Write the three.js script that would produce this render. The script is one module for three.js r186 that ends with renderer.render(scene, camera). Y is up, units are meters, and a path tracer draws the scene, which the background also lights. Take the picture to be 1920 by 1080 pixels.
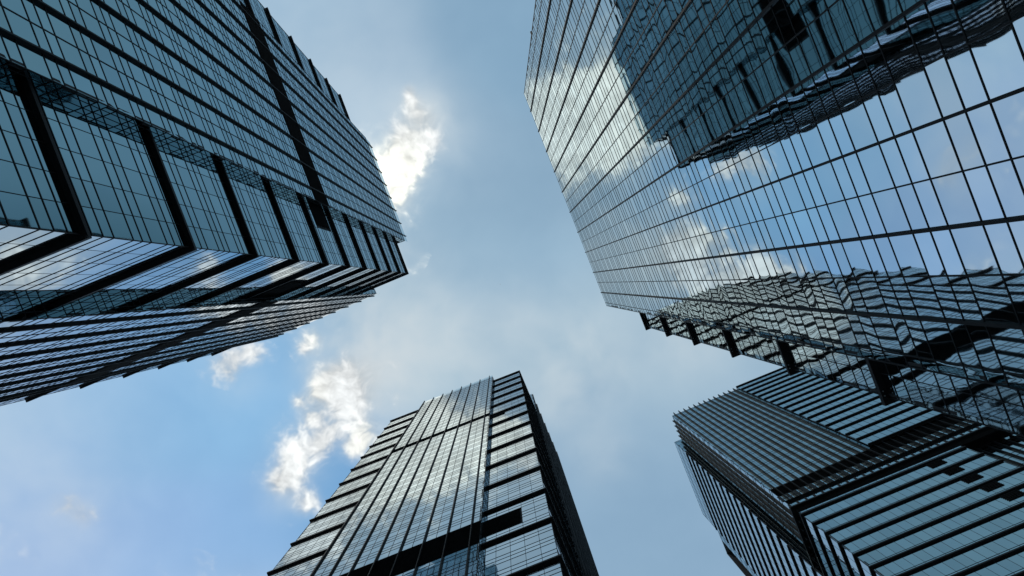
import * as THREE from 'three';
import { ImprovedNoise } from 'three/addons/math/ImprovedNoise.js';

// ---------------------------------------------------------------- camera, sky, sun, exposure
// Looking almost straight up from a plaza. Plan coordinates (a, b): a = world X, b = -world Z.
const EYE = 1.6, ZX = 938, ZY = 533, FOCAL = 1000;          // where the zenith falls in the photograph, focal length in photo pixels
const scene = new THREE.Scene();
const camera = new THREE.PerspectiveCamera(2 * Math.atan(540 / FOCAL) * 180 / Math.PI, 1920 / 1080, 0.1, 6000);
camera.position.set(0, EYE, 0);
camera.up.set(0, 0, 1);
camera.lookAt((960 - ZX) / FOCAL, EYE + 1, -(540 - ZY) / FOCAL);
camera.updateMatrixWorld(true);

const renderer = new THREE.WebGLRenderer({ antialias: true });
renderer.setSize(1024, 576);
renderer.toneMapping = THREE.LinearToneMapping;
renderer.toneMappingExposure = 1;
renderer.shadowMap.enabled = true;

let seed = 7;
const rnd = () => { seed = (seed * 1664525 + 1013904223) >>> 0; return seed / 4294967296; };
const lin = (c) => c.map((x) => { x /= 255; return x <= 0.04045 ? x / 12.92 : ((x + 0.055) / 1.055) ** 2.4; });
const smooth = (a, b, x) => { const t = Math.min(1, Math.max(0, (x - a) / (b - a))); return t * t * (3 - 2 * t); };

const SUN = new THREE.Vector3(418 - ZX, FOCAL, -(203 - ZY)).normalize();
{
  // air: colours of the sky over the dome (direction given by where it stands around the zenith), clouds on top
  const noise = new ImprovedNoise();
  const fbm = (x, y, z, n) => { let s = 0, a = 0.5, f = 1; for (let i = 0; i < n; i++) { s += a * noise.noise(x * f, y * f, z + i * 7.3); a *= 0.5; f *= 2.03; } return s; };
  const AIR = [
    [600, 40, 158, 188, 212], [900, 30, 134, 168, 195], [980, 100, 132, 167, 194], [700, 100, 161, 187, 209], [880, 300, 146, 176, 200], [960, 350, 138, 170, 195],
    [830, 430, 142, 174, 198], [870, 520, 152, 183, 206], [1000, 520, 148, 180, 204], [1050, 620, 172, 197, 213], [950, 650, 168, 193, 210],
    [720, 560, 165, 192, 210], [800, 650, 178, 202, 216], [1200, 680, 164, 190, 208], [1150, 800, 150, 180, 204], [1200, 950, 140, 172, 199],
    [1100, 950, 140, 172, 199], [1300, 1040, 140, 172, 199], [640, 650, 150, 185, 212], [450, 760, 141, 190, 229], [520, 700, 128, 180, 224],
    [620, 900, 116, 167, 213], [350, 800, 140, 185, 224], [200, 800, 150, 190, 225], [80, 900, 160, 190, 227], [100, 1050, 165, 192, 228],
    [300, 1000, 150, 185, 227], [450, 1000, 138, 180, 224], [0, 780, 168, 198, 225], [-400, 900, 165, 190, 215], [500, 1500, 160, 187, 214],
    [1150, -120, 134, 170, 195], [1200, -420, 136, 170, 190], [750, -350, 140, 174, 196], [1500, 100, 104, 138, 158], [1800, 350, 104, 138, 158], [2300, 900, 125, 155, 175], [400, 1220, 192, 210, 228], [100, 1350, 190, 208, 226],
    [300, 200, 150, 180, 204], [500, 380, 165, 190, 208], [-300, 200, 140, 172, 198],
  ].map(([x, y, r, g, b]) => [...stereo((x - ZX) / FOCAL, (y - ZY) / FOCAL), ...lin([r, g, b])]);
  function stereo(u, v) { const l = Math.hypot(u, v), k = Math.tan(Math.atan(l) / 2) * 2 / (l || 1); return [u * k, v * k]; }
  // cumulus: centre, radius, squash, density, brightness
  const PUFF = [
    [778, 262, 34, 0.68, 0.94], [762, 300, 38, 0.78, 1.0], [738, 330, 40, 0.75, 1.02], [802, 225, 30, 0.72, 0.92], [776, 208, 24, 0.75, 0.92], [768, 172, 15, 0.75, 0.85], [772, 190, 14, 0.6, 0.88], [812, 268, 24, 0.5, 0.82], [755, 262, 28, 0.6, 0.95], [700, 340, 60, 0.95, 1.25], [650, 400, 95, 1.0, 1.25], [590, 440, 90, 0.95, 1.1], [500, 460, 100, 0.9, 1.05], [400, 480, 100, 0.9, 0.95], [300, 430, 100, 0.8, 0.9], [738, 366, 20, 0.5, 0.8], [745, 240, 22, 0.35, 0.7],
    [588, 636, 22, 0.80, 0.99], [572, 655, 14, 0.65, 0.88], [618, 708, 34, 0.85, 0.95], [598, 735, 26, 0.85, 1.01], [560, 752, 18, 0.70, 0.95], [585, 780, 26, 0.80, 0.95], [640, 752, 38, 0.75, 0.84], [556, 850, 36, 0.90, 0.90], [520, 902, 26, 0.85, 0.90], [545, 895, 30, 0.80, 0.88], [576, 945, 28, 0.80, 0.88], [600, 835, 24, 0.60, 0.79],
    [692, 818, 34, 0.95, 1.02], [664, 838, 22, 0.75, 0.97], [620, 810, 30, 0.60, 0.79], [670, 750, 40, 0.65, 0.86], [690, 700, 40, 0.50, 0.77], [650, 690, 34, 0.55, 0.79], [420, 676, 28, 0.62, 0.81], [482, 660, 24, 0.68, 0.86], [440, 698, 18, 0.50, 0.77], [450, 665, 26, 0.45, 0.77], [140, 940, 30, 0.42, 0.66], [172, 962, 24, 0.50, 0.73],
    [770, 960, 70, 0.8, 0.8], [330, 1180, 90, 0.8, 0.85], [-150, 700, 90, 0.7, 0.85], [-100, 1150, 120, 0.8, 0.85], [1650, 1150, 150, 0.6, 0.7],
  ];
  // thin bright veil between the towers
  const VEIL = [[690, 650, 95, 0.85], [640, 690, 60, 0.7], [780, 610, 100, 0.55], [715, 740, 80, 0.8], [650, 790, 55, 0.6], [570, 840, 55, 0.55], [540, 910, 50, 0.5], [850, 680, 80, 0.45], [1085, 670, 95, 0.6], [1050, 740, 60, 0.45], [1130, 850, 60, 0.3], [950, 600, 80, 0.3], [1300, 620, 90, 0.4], [760, 480, 60, 0.25], [440, 690, 70, 0.3], [775, 270, 90, 0.6], [800, 215, 50, 0.5], [160, 950, 60, 0.2], [60, 900, 200, 0.25], [620, 120, 150, 0.2]];
  const W = 2048, H = 2048, data = new Float32Array(W * H * 4);
  for (let j = 0; j < H; j++) {
    const el = ((j + 0.5) / H - 0.5) * Math.PI, sy = Math.sin(el), cy = Math.cos(el);
    for (let i = 0; i < W; i++) {
      const o = (j * W + i) * 4;
      data[o + 3] = 1;
      if (el < 0) { data[o] = 0.22; data[o + 1] = 0.25; data[o + 2] = 0.27; continue; }
      const az = ((i + 0.5) / W - 0.5) * 2 * Math.PI, k = Math.tan((Math.PI / 2 - el) / 2) * 2;
      const x = Math.cos(az), b = -Math.sin(az), sx = x * k, sv = b * k;
      let wr = 0, r = 0, g = 0, bl = 0;
      for (const p of AIR) {
        const d2 = (sx - p[0]) ** 2 + (sv - p[1]) ** 2, w = 1 / (d2 * d2 + 0.00004);
        wr += w; r += w * p[2]; g += w * p[3]; bl += w * p[4];
      }
      r /= wr; g /= wr; bl /= wr;
      const haze = smooth(0.5, 0.02, sy);
      r += (0.47 - r) * haze * 0.6; g += (0.54 - g) * haze * 0.6; bl += (0.60 - bl) * haze * 0.6;
      if (sy > 0.3) {
        const t = FOCAL * cy / sy, px = ZX + x * t, py = ZY + b * t;
        // veil: soft uneven layer
        const veil = fbm(px / 260, py / 260, 3.1, 4), v2 = fbm(px / 90 + veil, py / 90, 8.7, 4);
        const vm = 1 + 0.10 * veil + 0.07 * v2;
        r *= vm; g *= 1 + (vm - 1) * 0.8; bl *= 1 + (vm - 1) * 0.6;
        for (const [cx, cy2, rad, den] of VEIL) {
          const d2 = ((px - cx) ** 2 + (py - cy2) ** 2) / (rad * rad);
          if (d2 < 7) { const al = den * Math.exp(-d2) * Math.max(0, Math.min(1, 0.62 + 0.9 * veil + 0.9 * v2)); r += (0.62 - r) * al; g += (0.69 - g) * al; bl += (0.73 - bl) * al; }
        }
        // cumulus
        let near = 0, lum = 0, lw = 1e-6;
        for (const [cx, cy2, rad, den, br] of PUFF) {
          const d2 = ((px - cx) ** 2 + (py - cy2) ** 2) / (rad * rad);
          if (d2 < 6) { const q = den * Math.exp(-d2); near += q; lum += q * br; lw += q; }
        }
        if (near > 0.03) {
          const wx = fbm(px / 70, py / 70, 1.7, 4) * 34, wy = fbm(px / 70, py / 70, 5.9, 4) * 34;
          const n = fbm((px + wx) / 66, (py + wy) / 66, 12.3, 4) * 1.2, fine = fbm((px + wx) / 21, (py + wy) / 21, 21.1, 5), hair = fbm((px + wx) / 7, (py + wy) / 7, 31.7, 3);
          const d = near + n * 0.9 + fine * 0.5 + hair * 0.16;
          let al = smooth(0.12, 1.1, d) ** 1.1;
          al = Math.max(al, smooth(0.0, 0.9, near + n * 0.5 + fine * 0.2) * 0.45);
          const L = (lum / lw) * (0.84 + 0.34 * n + 0.42 * fine + 0.2 * hair + 0.16 * smooth(0.5, 1.3, d));
          const warm = smooth(0.85, 1.1, lum / lw);
          r += (L * (0.955 + 0.03 * warm) - r) * al; g += (L * 0.99 - g) * al; bl += (L * (1.0 - 0.09 * warm) - bl) * al;
        }
        // glow of the sun through the thin cloud
        const sd = Math.hypot(px - 715, py - 290), glow = 0.10 * Math.exp(-((sd / 140) ** 2));
        r += glow * 0.95; g += glow; bl += glow * 0.95;
      }
      data[o] = r; data[o + 1] = g; data[o + 2] = bl;
    }
  }
  const sky = new THREE.DataTexture(data, W, H, THREE.RGBAFormat, THREE.FloatType);
  sky.mapping = THREE.EquirectangularReflectionMapping;
  sky.magFilter = THREE.LinearFilter; sky.minFilter = THREE.LinearFilter;
  sky.needsUpdate = true;
  scene.background = sky;
  scene.environment = sky;
}
const sun = new THREE.DirectionalLight(new THREE.Color(1, 0.97, 0.9), 0.5);
sun.position.copy(SUN).multiplyScalar(600);
sun.castShadow = true;
sun.shadow.radius = 1;
Object.assign(sun.shadow.camera, { left: -220, right: 220, top: 220, bottom: -220, near: 1, far: 1200 });
sun.shadow.mapSize.set(2048, 2048);
scene.add(sun, sun.target);

// ---------------------------------------------------------------- materials
const M = {
  glass: new THREE.MeshPhysicalMaterial({ color: new THREE.Color().setRGB(0.28, 0.405, 0.445), specularColor: new THREE.Color().setRGB(0.84, 0.91, 0.95), metalness: 1, roughness: 0.025, vertexColors: true }),
  mirror: new THREE.MeshPhysicalMaterial({ color: new THREE.Color().setRGB(0.66, 0.74, 0.76), specularColor: new THREE.Color().setRGB(0.70, 0.78, 0.84), metalness: 1, roughness: 0.02, vertexColors: true }),
  silver: new THREE.MeshPhysicalMaterial({ color: new THREE.Color().setRGB(0.50, 0.58, 0.61), specularColor: new THREE.Color().setRGB(0.88, 0.92, 0.95), metalness: 1, roughness: 0.022, vertexColors: true }),
  grey: new THREE.MeshPhysicalMaterial({ color: new THREE.Color().setRGB(0.36, 0.47, 0.51), specularColor: new THREE.Color().setRGB(0.84, 0.91, 0.95), metalness: 1, roughness: 0.03, vertexColors: true }),
  frame: new THREE.MeshPhysicalMaterial({ color: new THREE.Color().setRGB(0.011, 0.013, 0.015), metalness: 0.05, specularIntensity: 0.45, roughness: 0.62 }),
  ledge: new THREE.MeshPhysicalMaterial({ color: new THREE.Color().setRGB(0.010, 0.011, 0.013), specularIntensity: 0.45, roughness: 0.6 }),
  louvre: new THREE.MeshStandardMaterial({ color: new THREE.Color().setRGB(0.012, 0.014, 0.015), metalness: 0.1, roughness: 0.6 }),
  backing: new THREE.MeshStandardMaterial({ color: new THREE.Color().setRGB(0.02, 0.022, 0.024), roughness: 0.8 }),
  roof: new THREE.MeshStandardMaterial({ color: new THREE.Color().setRGB(0.16, 0.17, 0.17), roughness: 0.85 }),
  clear: new THREE.MeshPhysicalMaterial({ color: new THREE.Color().setRGB(0.78, 0.86, 0.88), metalness: 0, roughness: 0.02, transmission: 1, thickness: 0, ior: 1.5 }),
  steel: new THREE.MeshStandardMaterial({ color: new THREE.Color().setRGB(0.45, 0.47, 0.48), metalness: 0.6, roughness: 0.4 }),
};

// ---------------------------------------------------------------- geometry helpers
class Build {                                   // collects raw triangles into one geometry
  constructor() { this.p = []; this.n = []; this.c = []; this.i = []; }
  add(g, m) {                                   // a BufferGeometry placed by a matrix
    const base = this.p.length / 3, P = g.attributes.position, N = g.attributes.normal, C = g.attributes.color, v = new THREE.Vector3(), nm = new THREE.Matrix3().getNormalMatrix(m);
    for (let k = 0; k < P.count; k++) {
      v.fromBufferAttribute(P, k).applyMatrix4(m); this.p.push(v.x, v.y, v.z);
      v.fromBufferAttribute(N, k).applyMatrix3(nm).normalize(); this.n.push(v.x, v.y, v.z);
      if (C) this.c.push(C.getX(k), C.getY(k), C.getZ(k));
    }
    const I = g.index; for (let k = 0; k < I.count; k++) this.i.push(base + I.getX(k));
  }
  geometry() {
    const g = new THREE.BufferGeometry();
    g.setAttribute('position', new THREE.Float32BufferAttribute(this.p, 3));
    g.setAttribute('normal', new THREE.Float32BufferAttribute(this.n, 3));
    if (this.c.length) g.setAttribute('color', new THREE.Float32BufferAttribute(this.c, 3));
    g.setIndex(this.i);
    return g;
  }
}
const unitBox = new THREE.BoxGeometry(1, 1, 1);
function put(geometry, material, name, parent) {
  const m = new THREE.Mesh(geometry, material);
  m.name = name; m.castShadow = true; m.receiveShadow = true;
  parent.add(m);
  return m;
}
// a face of a tower: outward normal n and distance D of its plane from the plan origin, e runs along it
function makeFace(na, nb, D) {
  const l = Math.hypot(na, nb); na /= l; nb /= l;
  const f = { n: [na, nb], e: [-nb, na], D };
  f.at = (t, off = 0) => [(off - D) * na - nb * t, (off - D) * nb + na * t];
  f.matrix = (t, y, off) => {
    const [a, b] = f.at(t, off), m = new THREE.Matrix4();
    m.makeBasis(new THREE.Vector3(f.e[0], 0, -f.e[1]), new THREE.Vector3(0, 1, 0), new THREE.Vector3(na, 0, -nb));
    m.setPosition(a, y, -b);
    return m;
  };
  return f;
}
function boxOn(f, t0, t1, y0, y1, o0, o1) {     // matrix of a unit box that fills that range of a face
  return f.matrix((t0 + t1) / 2, (y0 + y1) / 2, (o0 + o1) / 2).multiply(new THREE.Matrix4().makeScale(t1 - t0, y1 - y0, o1 - o0));
}
const paneKinds = new Map();
function paneShape(w, h, wave) {                // slightly bowed and tilted sheet of glass, several kinds of each size
  const key = w.toFixed(2) + '|' + h.toFixed(2) + '|' + wave;
  if (!paneKinds.has(key)) paneKinds.set(key, Array.from({ length: 12 }, () => {
    const N = 3, g = new THREE.BufferGeometry(), p = [], n = [], c = [], idx = [];
    const bow = (rnd() * 2 - 1) * 0.0036 * wave, tx = (rnd() * 2 - 1) * 0.0010 * wave, ty = (rnd() * 2 - 1) * 0.0010 * wave, tw = (rnd() * 2 - 1) * 0.0012 * wave, s2 = (rnd() * 2 - 1) * 0.0011 * wave;
    const tone = 0.90 + rnd() * 0.16, tint = (rnd() - 0.5) * 0.03;
    for (let j = 0; j <= N; j++) for (let i = 0; i <= N; i++) {
      const u = i / N * 2 - 1, v = j / N * 2 - 1;
      const z = bow * (1 - u * u) * (1 - v * v * 0.6) + tx * u * w / 2 + ty * v * h / 2 + tw * u * v + s2 * Math.sin(u * 3);
      const dzu = (bow * -2 * u * (1 - v * v * 0.6) + tx * w / 2 + tw * v + s2 * 3 * Math.cos(u * 3)) / (w / 2), dzv = (bow * (1 - u * u) * -1.2 * v + ty * h / 2 + tw * u) / (h / 2);
      p.push(u * w / 2, v * h / 2, z);
      const l = Math.hypot(dzu, dzv, 1); n.push(-dzu / l, -dzv / l, 1 / l);
      c.push(tone - tint, tone, tone + tint);
    }
    for (let j = 0; j < N; j++) for (let i = 0; i < N; i++) { const a = j * (N + 1) + i; idx.push(a, a + 1, a + N + 2, a, a + N + 2, a + N + 1); }
    g.setAttribute('position', new THREE.Float32BufferAttribute(p, 3)); g.setAttribute('normal', new THREE.Float32BufferAttribute(n, 3)); g.setAttribute('color', new THREE.Float32BufferAttribute(c, 3)); g.setIndex(idx);
    return g;
  }));
  const a = paneKinds.get(key);
  return a[Math.floor(rnd() * a.length)];
}
const view = new THREE.Matrix4().multiplyMatrices(camera.projectionMatrix, camera.matrixWorldInverse);
function shownSize(f, t0, t1, y0, y1, off) {    // how large a pane shows in the picture, 0 if turned away or outside
  const c = [[t0, y0], [t1, y0], [t1, y1], [t0, y1]].map(([t, y]) => { const [a, b] = f.at(t, off); return new THREE.Vector3(a, y, -b); });
  if ((off - f.D) > 0) return 0;
  const q = c.map((v) => v.clone().applyMatrix4(view));
  if (q.every((v) => Math.abs(v.x) > 1 || Math.abs(v.y) > 1) || q.some((v) => v.z > 1)) return 0;
  let s = 0; for (let k = 0; k < 4; k++) { const m = q[(k + 1) % 4]; s += q[k].x * m.y - m.x * q[k].y; }
  return Math.abs(s);
}

// ---------------------------------------------------------------- towers
function newTower(label) {
  const root = new THREE.Group();
  root.name = 'glass_tower' + (newTower.count ? '_' + String(newTower.count).padStart(3, '0') : '');
  newTower.count = (newTower.count || 0) + 1;
  root.userData = { label, category: 'tower', group: 'glass office towers round the plaza' };
  scene.add(root);
  return { root, panes: [], grid: new Build(), glass: M.glass };
}
// rows of a storey, from the level of the ledges: two spandrels and a vision pane
function rowLines(y0, y1, level, floor, cuts) {
  const out = [y0];
  for (let k = Math.floor((y0 - level) / floor) - 1; level + k * floor < y1; k++) for (const c of cuts) { const y = level + k * floor + c; if (y > y0 + 0.25 && y < y1 - 0.25) out.push(y); }
  out.push(y1);
  return out;
}
const even = (a, b, n) => Array.from({ length: n + 1 }, (_, k) => a + (b - a) * k / n);
// one stretch of curtain wall: glass, the grid that holds it, the wall behind it
function zone(T, f, { cols, rows, off = 0, wave = 1, holes = [], mv = [0.05, 0.02], mh = [0.07, 0.03], y1, glass }) {
  const inHole = (t, y) => holes.some(([a, b, c, d]) => t > a && t < b && y > c && y < d);
  const ys = rows, lo = ys[0], hi = y1 ?? ys[ys.length - 1];
  for (let i = 0; i + 1 < cols.length; i++) for (let j = 0; j + 1 < ys.length; j++) {
    const [t0, t1] = [cols[i], cols[i + 1]].sort((a, b) => a - b), tm = (t0 + t1) / 2, ym = (ys[j] + ys[j + 1]) / 2;
    if (inHole(tm, ym)) continue;
    T.panes.push({ f, t0, t1, y0: ys[j], y1: ys[j + 1], off, wave, glass: glass ?? T.glass, size: shownSize(f, t0, t1, ys[j], ys[j + 1], off) });
  }
  const a = Math.min(...cols), b = Math.max(...cols);
  if (mv) for (const t of cols) T.grid.add(unitBox, boxOn(f, t - mv[0] / 2, t + mv[0] / 2, lo, hi, off - 0.06, off + mv[1]));
  if (mh) for (const y of ys) T.grid.add(unitBox, boxOn(f, a, b, y - mh[0] / 2, y + mh[0] / 2, off - 0.07, off + mh[1] + 0.006));
  const w = new Build(); w.add(unitBox, boxOn(f, a, b, lo, hi, off - 0.36, off - 0.12));
  put(w.geometry(), M.backing, 'backing_wall', T.root);
}
function finish(T) {                            // the panes that show largest are single parts, the rest one part
  T.panes.sort((p, q) => q.size - p.size);
  const rest = new Map();
  T.panes.forEach((p, k) => {
    const g = paneShape(p.t1 - p.t0, p.y1 - p.y0, p.wave), m = p.f.matrix((p.t0 + p.t1) / 2, (p.y0 + p.y1) / 2, p.off);
    if (k < 300 && p.size > 0) { put(g, p.glass, 'pane', T.root).applyMatrix4(m); return; }
    if (!rest.has(p.glass)) rest.set(p.glass, new Build());
    rest.get(p.glass).add(g, m);
  });
  for (const [glass, b] of rest) put(b.geometry(), glass, 'glazing', T.root).userData.kind = 'stuff';
  put(T.grid.geometry(), M.frame, 'mullion_grid', T.root).userData.kind = 'stuff';
}
function fin(T, f, t, y0, y1, off, depth, width, name = 'fin') {
  const b = new Build(); b.add(unitBox, boxOn(f, t - width / 2, t + width / 2, y0, y1, off - 0.08, off + depth));
  return put(b.geometry(), M.frame, name, T.root);
}
function prism(points, y0, y1) {                // upright prism over a plan polygon
  let s = 0; for (let k = 0; k < points.length; k++) { const [a, b] = points[k], [c, d] = points[(k + 1) % points.length]; s += a * d - c * b; }
  const pts = s < 0 ? points.slice().reverse() : points;
  const g = new THREE.ExtrudeGeometry(new THREE.Shape(pts.map(([a, b]) => new THREE.Vector2(a, b))), { depth: y1 - y0, bevelEnabled: false });
  g.rotateX(-Math.PI / 2); g.translate(0, y0, 0);
  return g;
}
// a ledge that follows faces: path = [[face, t, off], ...]; two neighbours on different faces make a mitred corner
function ledge(T, path, y, depth, thick, name = 'ledge') {
  const side = (d) => path.map(([f, t, off = 0, g, t2]) => {
    if (!g) return f.at(t, off + d);
    const k = d / (1 + f.n[0] * g.n[0] + f.n[1] * g.n[1]), p = f.at(t, off);
    return [p[0] + (f.n[0] + g.n[0]) * k, p[1] + (f.n[1] + g.n[1]) * k];
  });
  return put(prism([...side(depth), ...side(-0.12).reverse()], y, y + thick), M.ledge, name, T.root);
}
function louvre(T, f, t0, t1, y0, y1, off) {    // dark louvred panel of a plant floor: slats in a shallow recess
  const b = new Build();
  b.add(unitBox, boxOn(f, t0, t1, y0, y1, off - 0.1, off - 0.02));
  for (let y = y0 + 0.2; y < y1 - 0.1; y += 0.4) {
    const m = f.matrix((t0 + t1) / 2, y, off + 0.06).multiply(new THREE.Matrix4().makeRotationX(0.6)).multiply(new THREE.Matrix4().makeScale(t1 - t0 - 0.04, 0.03, 0.24));
    b.add(unitBox, m);
  }
  return put(b.geometry(), M.louvre, 'louvre_panel', T.root);
}
function roof(T, pts, y, thick = 0.4) { return put(prism(pts, y - thick, y), M.roof, 'roof_slab', T.root); }

const LD = 0.48;                                // how far the ledges stand out
const Y = (h) => h + EYE;                       // heights were read above the eye
const FLOOR = 12.55 / 3, CUTS = [1.05, 2.1, 3.16];

// ---- tower with the ledges that wrap its corner (left in the photograph)
{
  const T = newTower('tall glass tower whose broad dark ledges wrap round its sharp corner beside the brightest cloud');
  const K = 1.1, Y = (h) => h * K + EYE, floor = FLOOR * K, cuts = CUTS.map((c) => c * K);   // its storeys are a tenth taller, as its mirror image in the broad tower shows
  const f2 = makeFace(0.9354, -0.3535, 25.21 * K), f1 = makeFace(0.387, 0.922, 14.03 * K);
  // where the two faces meet
  const det = f1.n[0] * f2.n[1] - f1.n[1] * f2.n[0], ca = (-f1.D * f2.n[1] + f2.D * f1.n[1]) / det, cb = (-f2.D * f1.n[0] + f1.D * f2.n[0]) / det;
  const t2c = ca * f2.e[0] + cb * f2.e[1], t1c = ca * f1.e[0] + cb * f1.e[1];
  const LEV = Y(36.5), P = 12.55 * K, HC = LEV + P * 10, HM = Y(173), HP = Y(179), BUMP = 1.33 * K;
  const r2 = -24 * K, m2 = -59.5 * K, e2 = -70.2 * K, r1 = 38.0 * K, m1 = 74.8 * K, e1 = 87.8 * K;
  const rows = (a, b) => rowLines(a, b, LEV, floor, cuts);
  const MECH = [Y(90), Y(97)];
  zone(T, f2, { cols: even(t2c, r2, 5), rows: rows(0, HC), holes: [[r2, r2 + 4.2, ...MECH]], mv: [0.06, 0.02], mh: [0.09, 0.035] });
  zone(T, f1, { glass: M.silver, cols: even(t1c, r1, 6), rows: rows(0, HC), holes: [[r1 - 6.4, r1, ...MECH]], mv: [0.035, 0.012], mh: [0.06, 0.03] });
  louvre(T, f2, r2, r2 + 4.24, ...MECH, 0); louvre(T, f1, r1 - 6.4, r1, ...MECH, 0);
  const fins2 = even(-26.1 * K, -57.6 * K, 7), fins1 = even(40.3 * K, 72.8 * K, 7);
  const mids = (a, b, list) => [...new Set([a, ...list, ...list.slice(1).map((t, k) => (t + list[k]) / 2), b])].sort((x, y) => x - y);
  zone(T, f2, { cols: mids(r2, m2, fins2), rows: rows(0, HM), off: BUMP, holes: [[m2, r2, ...MECH]], mv: [0.08, 0.05], mh: [0.085, 0.035] });
  zone(T, f1, { glass: M.silver, cols: mids(r1, m1, fins1), rows: rows(0, HM), off: BUMP, holes: [[r1, m1, ...MECH]], mv: [0.07, 0.04], mh: [0.06, 0.03] });
  const bays2 = [r2, ...fins2, m2], bays1 = [r1, ...fins1, m1];
  for (let k = 0; k + 1 < bays2.length; k++) louvre(T, f2, bays2[k + 1], bays2[k], ...MECH, BUMP);
  for (let k = 0; k + 1 < bays1.length; k++) louvre(T, f1, bays1[k], bays1[k + 1], ...MECH, BUMP);
  for (const t of fins2) fin(T, f2, t, 0, HP, BUMP, 0.32, 0.16);
  for (const t of [...fins1, m1]) fin(T, f1, t, 0, HP, BUMP, 0.27, 0.16);
  for (let k = 0; k + 1 < bays2.length; k++) { const b = new Build(); b.add(unitBox, boxOn(f2, bays2[k + 1] + 0.12, bays2[k] - 0.12, HM + 0.1, HP - 0.6, BUMP - 0.01, BUMP + 0.01)); put(b.geometry(), M.clear, 'parapet_pane', T.root); }
  for (let k = 0; k + 1 < bays1.length; k++) { const b = new Build(); b.add(unitBox, boxOn(f1, bays1[k] + 0.12, bays1[k + 1] - 0.12, HM + 0.1, HP - 0.6, BUMP - 0.01, BUMP + 0.01)); put(b.geometry(), M.clear, 'parapet_pane', T.root); }
  // returns beside the projecting middle bays
  const g2 = makeFace(f2.e[0], f2.e[1], -r2), g2b = makeFace(-f2.e[0], -f2.e[1], m2);
  const g1 = makeFace(-f1.e[0], -f1.e[1], r1), g1b = makeFace(f1.e[0], f1.e[1], -m1);
  const s = (f, g, t, off) => { const p = f.at(t, off); return p[0] * g.e[0] + p[1] * g.e[1]; };
  for (const [f, g, t] of [[f2, g2, r2], [f2, g2b, m2], [f1, g1, r1], [f1, g1b, m1]])
    zone(T, g, { cols: even(s(f, g, t, 0), s(f, g, t, BUMP), 2), rows: rows(0, HM), mv: [0.06, 0.03], mh: [0.07, 0.03] });
  // far corner bays and the sides turned away
  zone(T, f2, { cols: even(m2, e2, 5), rows: rows(0, HC), mv: [0.05, 0.02], mh: [0.07, 0.03] });
  zone(T, f1, { glass: M.silver, cols: even(m1, e1, 6), rows: rows(0, HC), mv: [0.05, 0.02], mh: [0.07, 0.03] });
  const corner = f2.at(t2c), c2 = f2.at(e2), c1 = f1.at(e1), c3 = [c2[0] + c1[0] - corner[0], c2[1] + c1[1] - corner[1]];
  const side = (p, q, n) => { const g = makeFace(n[0], n[1], 0); g.D = -(p[0] * g.n[0] + p[1] * g.n[1]); const G = makeFace(n[0], n[1], g.D); return [G, p[0] * G.e[0] + p[1] * G.e[1], q[0] * G.e[0] + q[1] * G.e[1]]; };
  const perp = (p, q, away) => { let n = [q[1] - p[1], p[0] - q[0]]; if (n[0] * (away[0] - p[0]) + n[1] * (away[1] - p[1]) > 0) n = [-n[0], -n[1]]; return n; };
  const [k2, k2a, k2b] = side(c2, c3, perp(c2, c3, corner)), [k1, k1a, k1b] = side(c1, c3, perp(c1, c3, corner));
  zone(T, k2, { cols: even(k2a, k2b, 24), rows: even(0, HC, 39) }); zone(T, k1, { cols: even(k1a, k1b, 22), rows: even(0, HC, 39) });
  const toward = (a, b, d) => a + Math.sign(b - a) * d;
  for (let k = -2; k <= 10; k++) {
    const y = LEV + P * k;
    ledge(T, [[f2, r2], [f2, t2c, 0, f1], [f1, r1]], y, LD, 0.34);
    ledge(T, [[f2, m2], [f2, e2, 0, k2], [k2, toward(k2a, k2b, 8)]], y, LD, 0.34);
    ledge(T, [[f1, m1], [f1, e1, 0, k1], [k1, toward(k1a, k1b, 8)]], y, LD, 0.34);
  }
  // plant storeys set back on the roof: out of the lens, but mirrored in the front of the slender tower
  for (const [u0, u1, v0, v1, top] of [[50, 68, -10, -26, Y(214)], [68, 81, -10, -26, Y(204)], [42, 50, -12, -26, Y(196)]]) {
    const fr = makeFace(f1.n[0], f1.n[1], f1.D - v0), sd = makeFace(-f1.e[0], -f1.e[1], u0);
    zone(T, fr, { cols: even(u0, u1, Math.round((u1 - u0) / 2)), rows: rows(HC, top) });
    const q = [f1.at(u0, v0), f1.at(u0, v1)].map((p) => p[0] * sd.e[0] + p[1] * sd.e[1]);
    zone(T, sd, { cols: even(q[0], q[1], 7), rows: rows(HC, top) });
    put(prism([f1.at(u0 + 0.4, v0 - 0.4), f1.at(u1 - 0.4, v0 - 0.4), f1.at(u1 - 0.4, v1), f1.at(u0 + 0.4, v1)], HC, top), M.roof, 'plant_room', T.root);
  }
  roof(T, [corner, c2, c3, c1], HC - 0.05);
  roof(T, [f2.at(r2, BUMP - 0.2), f2.at(m2, BUMP - 0.2), f2.at(m2, -14), f2.at(r2, -14)], HM - 0.05);
  roof(T, [f1.at(r1, BUMP - 0.2), f1.at(m1, BUMP - 0.2), f1.at(m1, -14), f1.at(r1, -14)], HM - 0.03);
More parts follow.
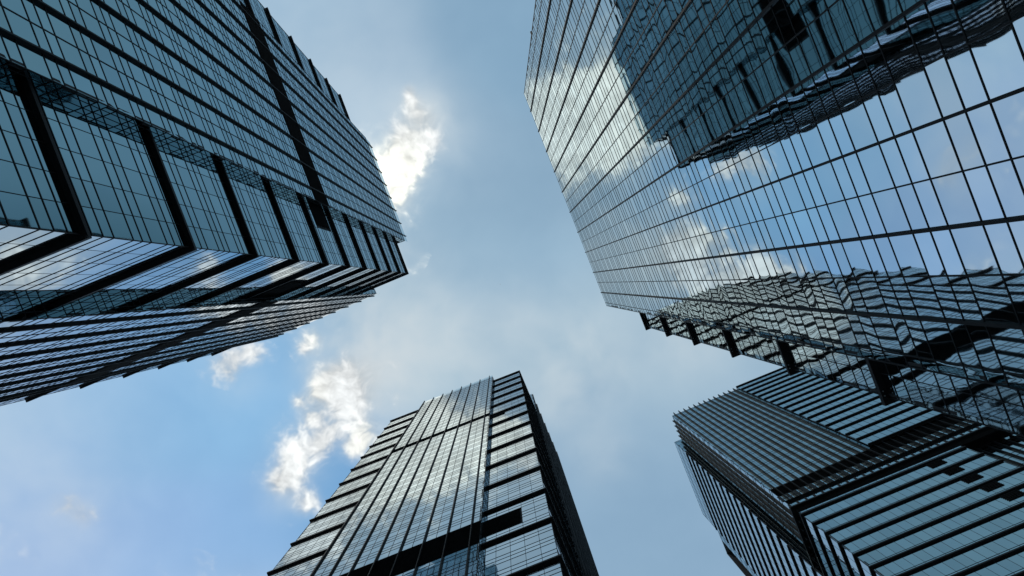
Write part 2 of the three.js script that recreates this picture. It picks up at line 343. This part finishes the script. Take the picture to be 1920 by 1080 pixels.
  for (const k of [0, 1, 2, 3, 4]) {           // small dome cameras hung under the ledge tips
    const y = LEV + P * k, w = LD / (1 + f1.n[0] * f2.n[0] + f1.n[1] * f2.n[1]), px = corner[0] + (f1.n[0] + f2.n[0]) * w * 0.9, pb = corner[1] + (f1.n[1] + f2.n[1]) * w * 0.9;
    const cam = put(new THREE.SphereGeometry(0.11, 12, 8).translate(px, y - 0.16, -pb), M.frame, 'dome_camera', T.root);
    put(new THREE.CylinderGeometry(0.035, 0.035, 0.1, 8).translate(px, y - 0.05, -pb), M.frame, 'bracket', cam);
  }
  finish(T);
}

// ---- tower of smooth sky-mirroring glass (right)
{
  const T = newTower('broad glass tower of smooth sky-mirroring panes, a narrow ledged strip along its edge');
  T.glass = M.mirror;
  const f = makeFace(-0.931, 0.365, 23.03), BUMP = 1.33, P = 12.55, LEV = Y(37.6), HC = LEV + P * 5, HM = Y(126.3);
  const a = -14, b = 39.9, cEnd = -17.75, dEnd = 41.65;
  const rows = (lo, hi) => rowLines(lo, hi, LEV, FLOOR, [0.9, 2.07, 3.24]);
  const heavy = Array.from({ length: 10 }, (_, k) => -10.6 + 5.12 * k), light = [-13.2, ...heavy.map((t) => t + 2.56)].filter((t) => t < b - 0.5);
  zone(T, f, { cols: [a, ...heavy, ...light, b].sort((x, y) => x - y), rows: rows(0, HM), off: BUMP, wave: 1.5, mv: null, mh: [0.06, 0.025] });
  for (const t of heavy) fin(T, f, t, 0, HM + 0.4, BUMP, 0.17, 0.17);
  for (const t of [a, ...light, b]) fin(T, f, t, 0, HM + 0.15, BUMP, 0.05, 0.08, 'thin_fin');
  zone(T, f, { cols: even(cEnd, a, 2), rows: rows(0, HC), wave: 1.4, mv: [0.06, 0.02], mh: [0.07, 0.025] });
  zone(T, f, { cols: [b, dEnd], rows: rows(0, HC), wave: 1 });
  const ga = makeFace(-f.e[0], -f.e[1], a), gb = makeFace(f.e[0], f.e[1], -b), s = (g, t, o) => { const p = f.at(t, o); return p[0] * g.e[0] + p[1] * g.e[1]; };
  zone(T, ga, { cols: even(s(ga, a, 0), s(ga, a, BUMP), 1), rows: rows(0, HM) }); zone(T, gb, { cols: even(s(gb, b, 0), s(gb, b, BUMP), 1), rows: rows(0, HM) });
  const ea = makeFace(-f.e[0], -f.e[1], cEnd), eb = makeFace(f.e[0], f.e[1], -dEnd);
  const w = 34, ea0 = s(ea, cEnd, 0), ea1 = s(ea, cEnd, -w), eb0 = s(eb, dEnd, 0), eb1 = s(eb, dEnd, -w);
  zone(T, ea, { cols: even(ea0, ea1, 14), rows: even(0, HC, 24) }); zone(T, eb, { cols: even(eb0, eb1, 14), rows: even(0, HC, 24) });
  const back = makeFace(0.931, -0.365, -f.D - w);
  const pb = [f.at(cEnd, -w), f.at(dEnd, -w)].map((p) => p[0] * back.e[0] + p[1] * back.e[1]);
  zone(T, back, { cols: even(pb[0], pb[1], 24), rows: even(0, HC, 24) });
  for (let k = -2; k <= 5; k++) {
    const y = LEV + P * k;
    ledge(T, [[f, a], [f, cEnd, 0, ea], [ea, ea0 + Math.sign(ea1 - ea0) * 6]], y, LD, 0.34);
    ledge(T, [[f, b], [f, dEnd, 0, eb], [eb, eb0 + Math.sign(eb1 - eb0) * 6]], y, LD, 0.34);
  }
  for (let k = 0; k <= 5; k++) for (const [dt, d] of [[0.25, 0.3], [0.6, 0.3]]) {
    const [pa, pb] = f.at(cEnd + dt, d);
    put(new THREE.CylinderGeometry(0.045, 0.06, 0.05, 10).translate(pa, LEV + P * k - 0.02, -pb), M.steel, 'ledge_fitting', T.root);
  }
  roof(T, [f.at(cEnd), f.at(dEnd), f.at(dEnd, -w), f.at(cEnd, -w)], HC - 0.05);
  roof(T, [f.at(a, BUMP - 0.2), f.at(b, BUMP - 0.2), f.at(b, -12), f.at(a, -12)], HM - 0.05);
  finish(T);
}

// ---- slender tower with a louvred dark band across its lower front (bottom)
{
  const T = newTower('slender glass tower with fins up its front crossed by one broad dark louvred band');
  T.glass = M.silver;
  const f = makeFace(-0.359, -0.933, 39.58), g = makeFace(0.923, -0.385, 7.33), BUMP = 1.33, P = 12.55, LEV = Y(37.9), HC = LEV + P * 16, HM = Y(244), HP = Y(249);
  const rEnd = -6.23, r = -18.4, m = -52.4, lEnd = -67.4;
  const rows = (lo, hi) => rowLines(lo, hi, LEV, FLOOR, CUTS);
  const M1 = [Y(87.3), Y(95.6)], M2 = [Y(172.2), Y(175.6)], M1c = [Y(91.8), Y(97)];
  zone(T, f, { cols: even(r, rEnd, 5), rows: rows(0, HC), holes: [[r, r + 7, ...M1c], [r, r + 4.6, ...M2]], mv: [0.06, 0.025], mh: [0.075, 0.03] });
  louvre(T, f, r, r + 7.02, ...M1c, 0); louvre(T, f, r, r + 4.68, ...M2, 0);
  const fins = even(-20.1, m, 7), cols = [r, ...fins, ...fins.slice(1).map((t, k) => (t + fins[k]) / 2)].sort((x, y) => x - y);
  zone(T, f, { cols, rows: rows(0, HM), off: BUMP, holes: [[m, r, ...M1], [m, r, ...M2]], mv: [0.07, 0.04], mh: [0.07, 0.03] });
  const bays = [r, ...fins];
  for (let k = 0; k + 1 < bays.length; k++) { louvre(T, f, bays[k + 1], bays[k], ...M1, BUMP); louvre(T, f, bays[k + 1], bays[k], ...M2, BUMP); }
  for (const t of fins) fin(T, f, t, 0, HP, BUMP, 0.36, 0.18);
  for (let k = 0; k + 1 < bays.length; k++) { const b = new Build(); b.add(unitBox, boxOn(f, bays[k + 1] + 0.12, bays[k] - 0.12, HM + 0.1, HP - 1, BUMP - 0.01, BUMP + 0.01)); put(b.geometry(), M.clear, 'parapet_pane', T.root); }
  zone(T, f, { cols: even(lEnd, m, 6), rows: rows(0, HC), mv: [0.06, 0.025], mh: [0.075, 0.03] });
  const ga = makeFace(f.e[0], f.e[1], -r), gb = makeFace(-f.e[0], -f.e[1], m), s = (G, F, t, o) => { const p = F.at(t, o); return p[0] * G.e[0] + p[1] * G.e[1]; };
  for (const [G, t] of [[ga, r], [gb, m]]) zone(T, G, { cols: even(s(G, f, t, 0), s(G, f, t, BUMP), 2), rows: rows(0, HM), mv: [0.06, 0.03], mh: [0.07, 0.03] });
  // right-hand side, seen at a glancing angle
  const q0 = 39.4, q1 = 52, q2 = 84, q3 = 96;
  zone(T, g, { cols: even(q0, q1, 5), rows: rows(0, HC), mv: [0.05, 0.02], mh: [0.07, 0.03] });
  const gf = even(q1 + 1.4, q2 - 1.4, 6);
  zone(T, g, { cols: [q1, ...gf, ...gf.slice(1).map((t, k) => (t + gf[k]) / 2), q2].sort((x, y) => x - y), rows: rows(0, HM), off: BUMP, holes: [[q1, q2, ...M1], [q1, q2, ...M2]], mv: [0.07, 0.04], mh: [0.07, 0.03] });
  louvre(T, g, q1, q2, ...M1, BUMP); louvre(T, g, q1, q2, ...M2, BUMP);
  for (const t of gf) fin(T, g, t, 0, HP, BUMP, 0.36, 0.18);
  zone(T, g, { cols: even(q2, q3, 5), rows: rows(0, HC) });
  const ha = makeFace(-g.e[0], -g.e[1], q1), hb = makeFace(g.e[0], g.e[1], -q2);
  for (const [G, t] of [[ha, q1], [hb, q2]]) zone(T, G, { cols: even(s(G, g, t, 0), s(G, g, t, BUMP), 1), rows: rows(0, HM) });
  // sides turned away
  const back = makeFace(0.359, 0.933, -q3), left = makeFace(-0.933, 0.359, lEnd);
  const tb = [f.at(rEnd, q0 - q3), f.at(lEnd, q0 - q3)].map((p) => p[0] * back.e[0] + p[1] * back.e[1]), tl = [f.at(lEnd, 0), f.at(lEnd, q0 - q3)].map((p) => p[0] * left.e[0] + p[1] * left.e[1]);
  zone(T, back, { cols: even(tb[0], tb[1], 24), rows: even(0, HC, 57) }); zone(T, left, { cols: even(tl[0], tl[1], 24), rows: even(0, HC, 57) });
  for (let k = -2; k <= 16; k++) {
    const y = LEV + P * k;
    ledge(T, [[f, r], [f, rEnd, 0, g], [g, q1]], y, LD, 0.34);
    ledge(T, [[f, m], [f, lEnd, 0, left], [left, tl[0] + Math.sign(tl[1] - tl[0]) * 8]], y, LD, 0.34);
    ledge(T, [[g, q2], [g, q3, 0, back], [back, tb[0] + Math.sign(tb[1] - tb[0]) * 8]], y, LD, 0.34);
  }
  roof(T, [f.at(rEnd), f.at(lEnd), f.at(lEnd, q0 - q3), f.at(rEnd, q0 - q3)], HC - 0.05);
  roof(T, [f.at(r, BUMP - 0.2), f.at(m, BUMP - 0.2), f.at(m, -12), f.at(r, -12)], HM - 0.05);
  roof(T, [g.at(q1, BUMP - 0.2), g.at(q2, BUMP - 0.2), g.at(q2, -11), g.at(q1, -11)], HM - 0.03);
  finish(T);
}

// ---- striped tower (bottom right)
{
  const T = newTower('darker striped glass tower with close vertical fins above and a ledge at every storey below');
  T.glass = M.grey;
  const f = makeFace(-0.3714, -0.9285, 72.45), g = makeFace(-0.9285, 0.3714, 43.15), FL = 4.4, H = Y(206), T0 = 43.15;
  const B1 = Y(131), B0 = Y(118);
  const rowsD = (lo, hi, lev, fl = FL) => rowLines(lo, hi, lev, fl, [0.25, 3.45]);
  // upper part: fins, then ledged bay
  const n = 13, finCols = even(T0, T0 + 27.4, n);
  zone(T, f, { cols: finCols, rows: rowsD(B1, H, B1), wave: 0.8, mv: [0.05, 0.02], mh: [0.07, 0.03] });
  for (let k = 0; k < n; k++) fin(T, f, T0 + 1.1 + k * 27.4 / n, B0 + 5, H + 1.2, 0, 0.7, 0.16);
  const b0 = T0 + 27.4, b1 = T0 + 62, UP = 0.9;
  zone(T, f, { cols: even(b0, b1, 18), rows: rowsD(B1, H, B1), off: UP, wave: 0.8, mv: [0.05, 0.04], mh: null });
  for (let k = 0; k <= 17; k++) ledge(T, [[f, b0, UP], [f, b1, UP]], B1 + k * FL, 0.4, 0.28);
  const ga = makeFace(-f.e[0], -f.e[1], b0), sa = (o) => { const p = f.at(b0, o); return p[0] * ga.e[0] + p[1] * ga.e[1]; };
  zone(T, ga, { cols: [sa(0), sa(UP)], rows: rowsD(B1, H, B1) });
  // plant floors: two strips of windows between dark louvred bands, fins running over them
  const pc = even(T0, T0 + 52, 25);
  louvre(T, f, T0, T0 + 62, Y(126.7), B1 - 0.02, 0);
  zone(T, f, { cols: pc, rows: [Y(123.9), Y(125.2), Y(126.7)], wave: 0.8, mv: [0.7, 0.1], mh: [0.1, 0.05] });
  louvre(T, f, T0, T0 + 62, Y(122.2), Y(123.9), 0);
  zone(T, f, { cols: pc, rows: [Y(120.5), Y(122.2)], wave: 0.8, mv: [0.5, 0.1], mh: [0.1, 0.05] });
  louvre(T, f, T0, T0 + 62, B0 + 0.02, Y(120.5), 0);
  ledge(T, [[f, T0 + 62], [f, T0, 0, g], [g, -72.45 - 9.9]], Y(119.4), 0.9, 0.4);
  for (let k = n; k < 24; k++) fin(T, f, T0 + 1.1 + k * 27.4 / n, B0 + 5, B1, 0, 0.7, 0.16);
  // lower part: a ledge at every storey, a column of dark louvred openings, then a finned bay
  const L0 = B0 - 1.6, c1 = T0 + 39.8;
  zone(T, f, { cols: even(T0, c1, 21), rows: rowLines(0, B0, L0, FL, [1.05]), wave: 0.8, holes: [], mv: [0.05, 0.02], mh: [0.07, 0.03] });
  for (let k = 1; k < 22; k++) louvre(T, f, T0 + 29.6, T0 + 33.2, L0 - k * FL + 2.2, L0 - (k - 1) * FL - 0.1, 0.06);
  const endFace = makeFace(f.e[0], f.e[1], -c1), se = (o) => { const p = f.at(c1, o); return p[0] * endFace.e[0] + p[1] * endFace.e[1]; };
  zone(T, endFace, { cols: even(se(-2.2), se(0), 1), rows: rowsD(0, B0, L0) });
  zone(T, f, { cols: even(c1, c1 + 30, 14), rows: rowsD(0, B0, L0), off: -2.2, wave: 0.8 });
  for (let k = 0; k <= 14; k++) fin(T, f, c1 + 1 + k * 2.05, 0, B0, -2.2, 0.46, 0.14);
  // left-hand side
  const G0 = -72.45, GA = G0 - 9.9, GB = GA - 30.4, OUT = 3.0, LF = 4.9;
  zone(T, g, { glass: M.silver, cols: even(G0, GA, 5), rows: rowsD(B0, H, B1), wave: 0.8, mh: [0.08, 0.05] });
  for (let k = 0; k < 4; k++) fin(T, g, G0 - 2.3 - k * 2.1, B0, H + 1.2, 0, 0.5, 0.14);
  zone(T, g, { glass: M.silver, cols: even(G0, GA, 5), rows: rowLines(0, B0, L0, FL, [1.05]), wave: 0.8 });
  for (let k = 0; k < 26; k++) ledge(T, [[f, c1], [f, T0, 0, g], [g, GA]], L0 - k * FL, 0.4, 0.28);
  const LT = H - 13.5;
  zone(T, g, { glass: M.silver, cols: even(GA, GB, 15), rows: rowLines(0, H, LT, LF, [0.25, 3.8]), off: OUT, wave: 0.8, mv: [0.05, 0.02], mh: [0.07, 0.03] });
  for (let k = 0; k < 38; k++) ledge(T, [[g, GA, OUT], [g, GB, OUT]], LT - k * LF, 0.32, 0.22);
  const gr = makeFace(-g.e[0], -g.e[1], GB), gt = makeFace(g.e[0], g.e[1], -GA);
  for (const [G, t] of [[gr, GB], [gt, GA]]) { const q = [g.at(t, 0), g.at(t, OUT)].map((p) => p[0] * G.e[0] + p[1] * G.e[1]); zone(T, G, { cols: even(q[0], q[1], 2), rows: rowsD(0, H, LT) }); }
  zone(T, g, { cols: even(GB, GB - 12, 6), rows: rowsD(0, H, LT) });
  const far = f.at(T0 + 62, -58), lf = f.at(T0, -58);
  roof(T, [f.at(T0), f.at(T0 + 62), far, lf], H - 0.05);
  roof(T, [g.at(GA, OUT - 0.2), g.at(GB, OUT - 0.2), g.at(GB, -2), g.at(GA, -2)], H - 0.02);
  const back = makeFace(0.3714, 0.9285, -72.8 - 58), rt = makeFace(0.9285, -0.3714, -(T0 + 62));
  const q = (G, a, b) => [a, b].map((p) => p[0] * G.e[0] + p[1] * G.e[1]);
  const qb = q(back, far, lf), qr = q(rt, f.at(T0 + 62), far);
  zone(T, back, { cols: even(qb[0], qb[1], 24), rows: even(0, H, 47) }); zone(T, rt, { cols: even(qr[0], qr[1], 22), rows: even(0, H, 47) });
  finish(T);
}

// ---------------------------------------------------------------- ground
{
  const S = 256, d = new Uint8Array(S * S * 4);
  for (let k = 0; k < S * S; k++) { const v = 112 + rnd() * 26; d[k * 4] = v; d[k * 4 + 1] = v; d[k * 4 + 2] = v * 0.97; d[k * 4 + 3] = 255; }
  const t = new THREE.DataTexture(d, S, S); t.colorSpace = THREE.SRGBColorSpace; t.wrapS = t.wrapT = THREE.RepeatWrapping; t.repeat.set(1500, 1500); t.magFilter = THREE.LinearFilter; t.needsUpdate = true;
  const g = new THREE.Mesh(new THREE.PlaneGeometry(4000, 4000).rotateX(-Math.PI / 2), new THREE.MeshStandardMaterial({ map: t, roughness: 0.85 }));
  g.name = 'ground'; g.receiveShadow = true; g.userData = { kind: 'structure', label: 'grey paved plaza ground between the towers', category: 'ground' };
  scene.add(g);
}

renderer.render(scene, camera);
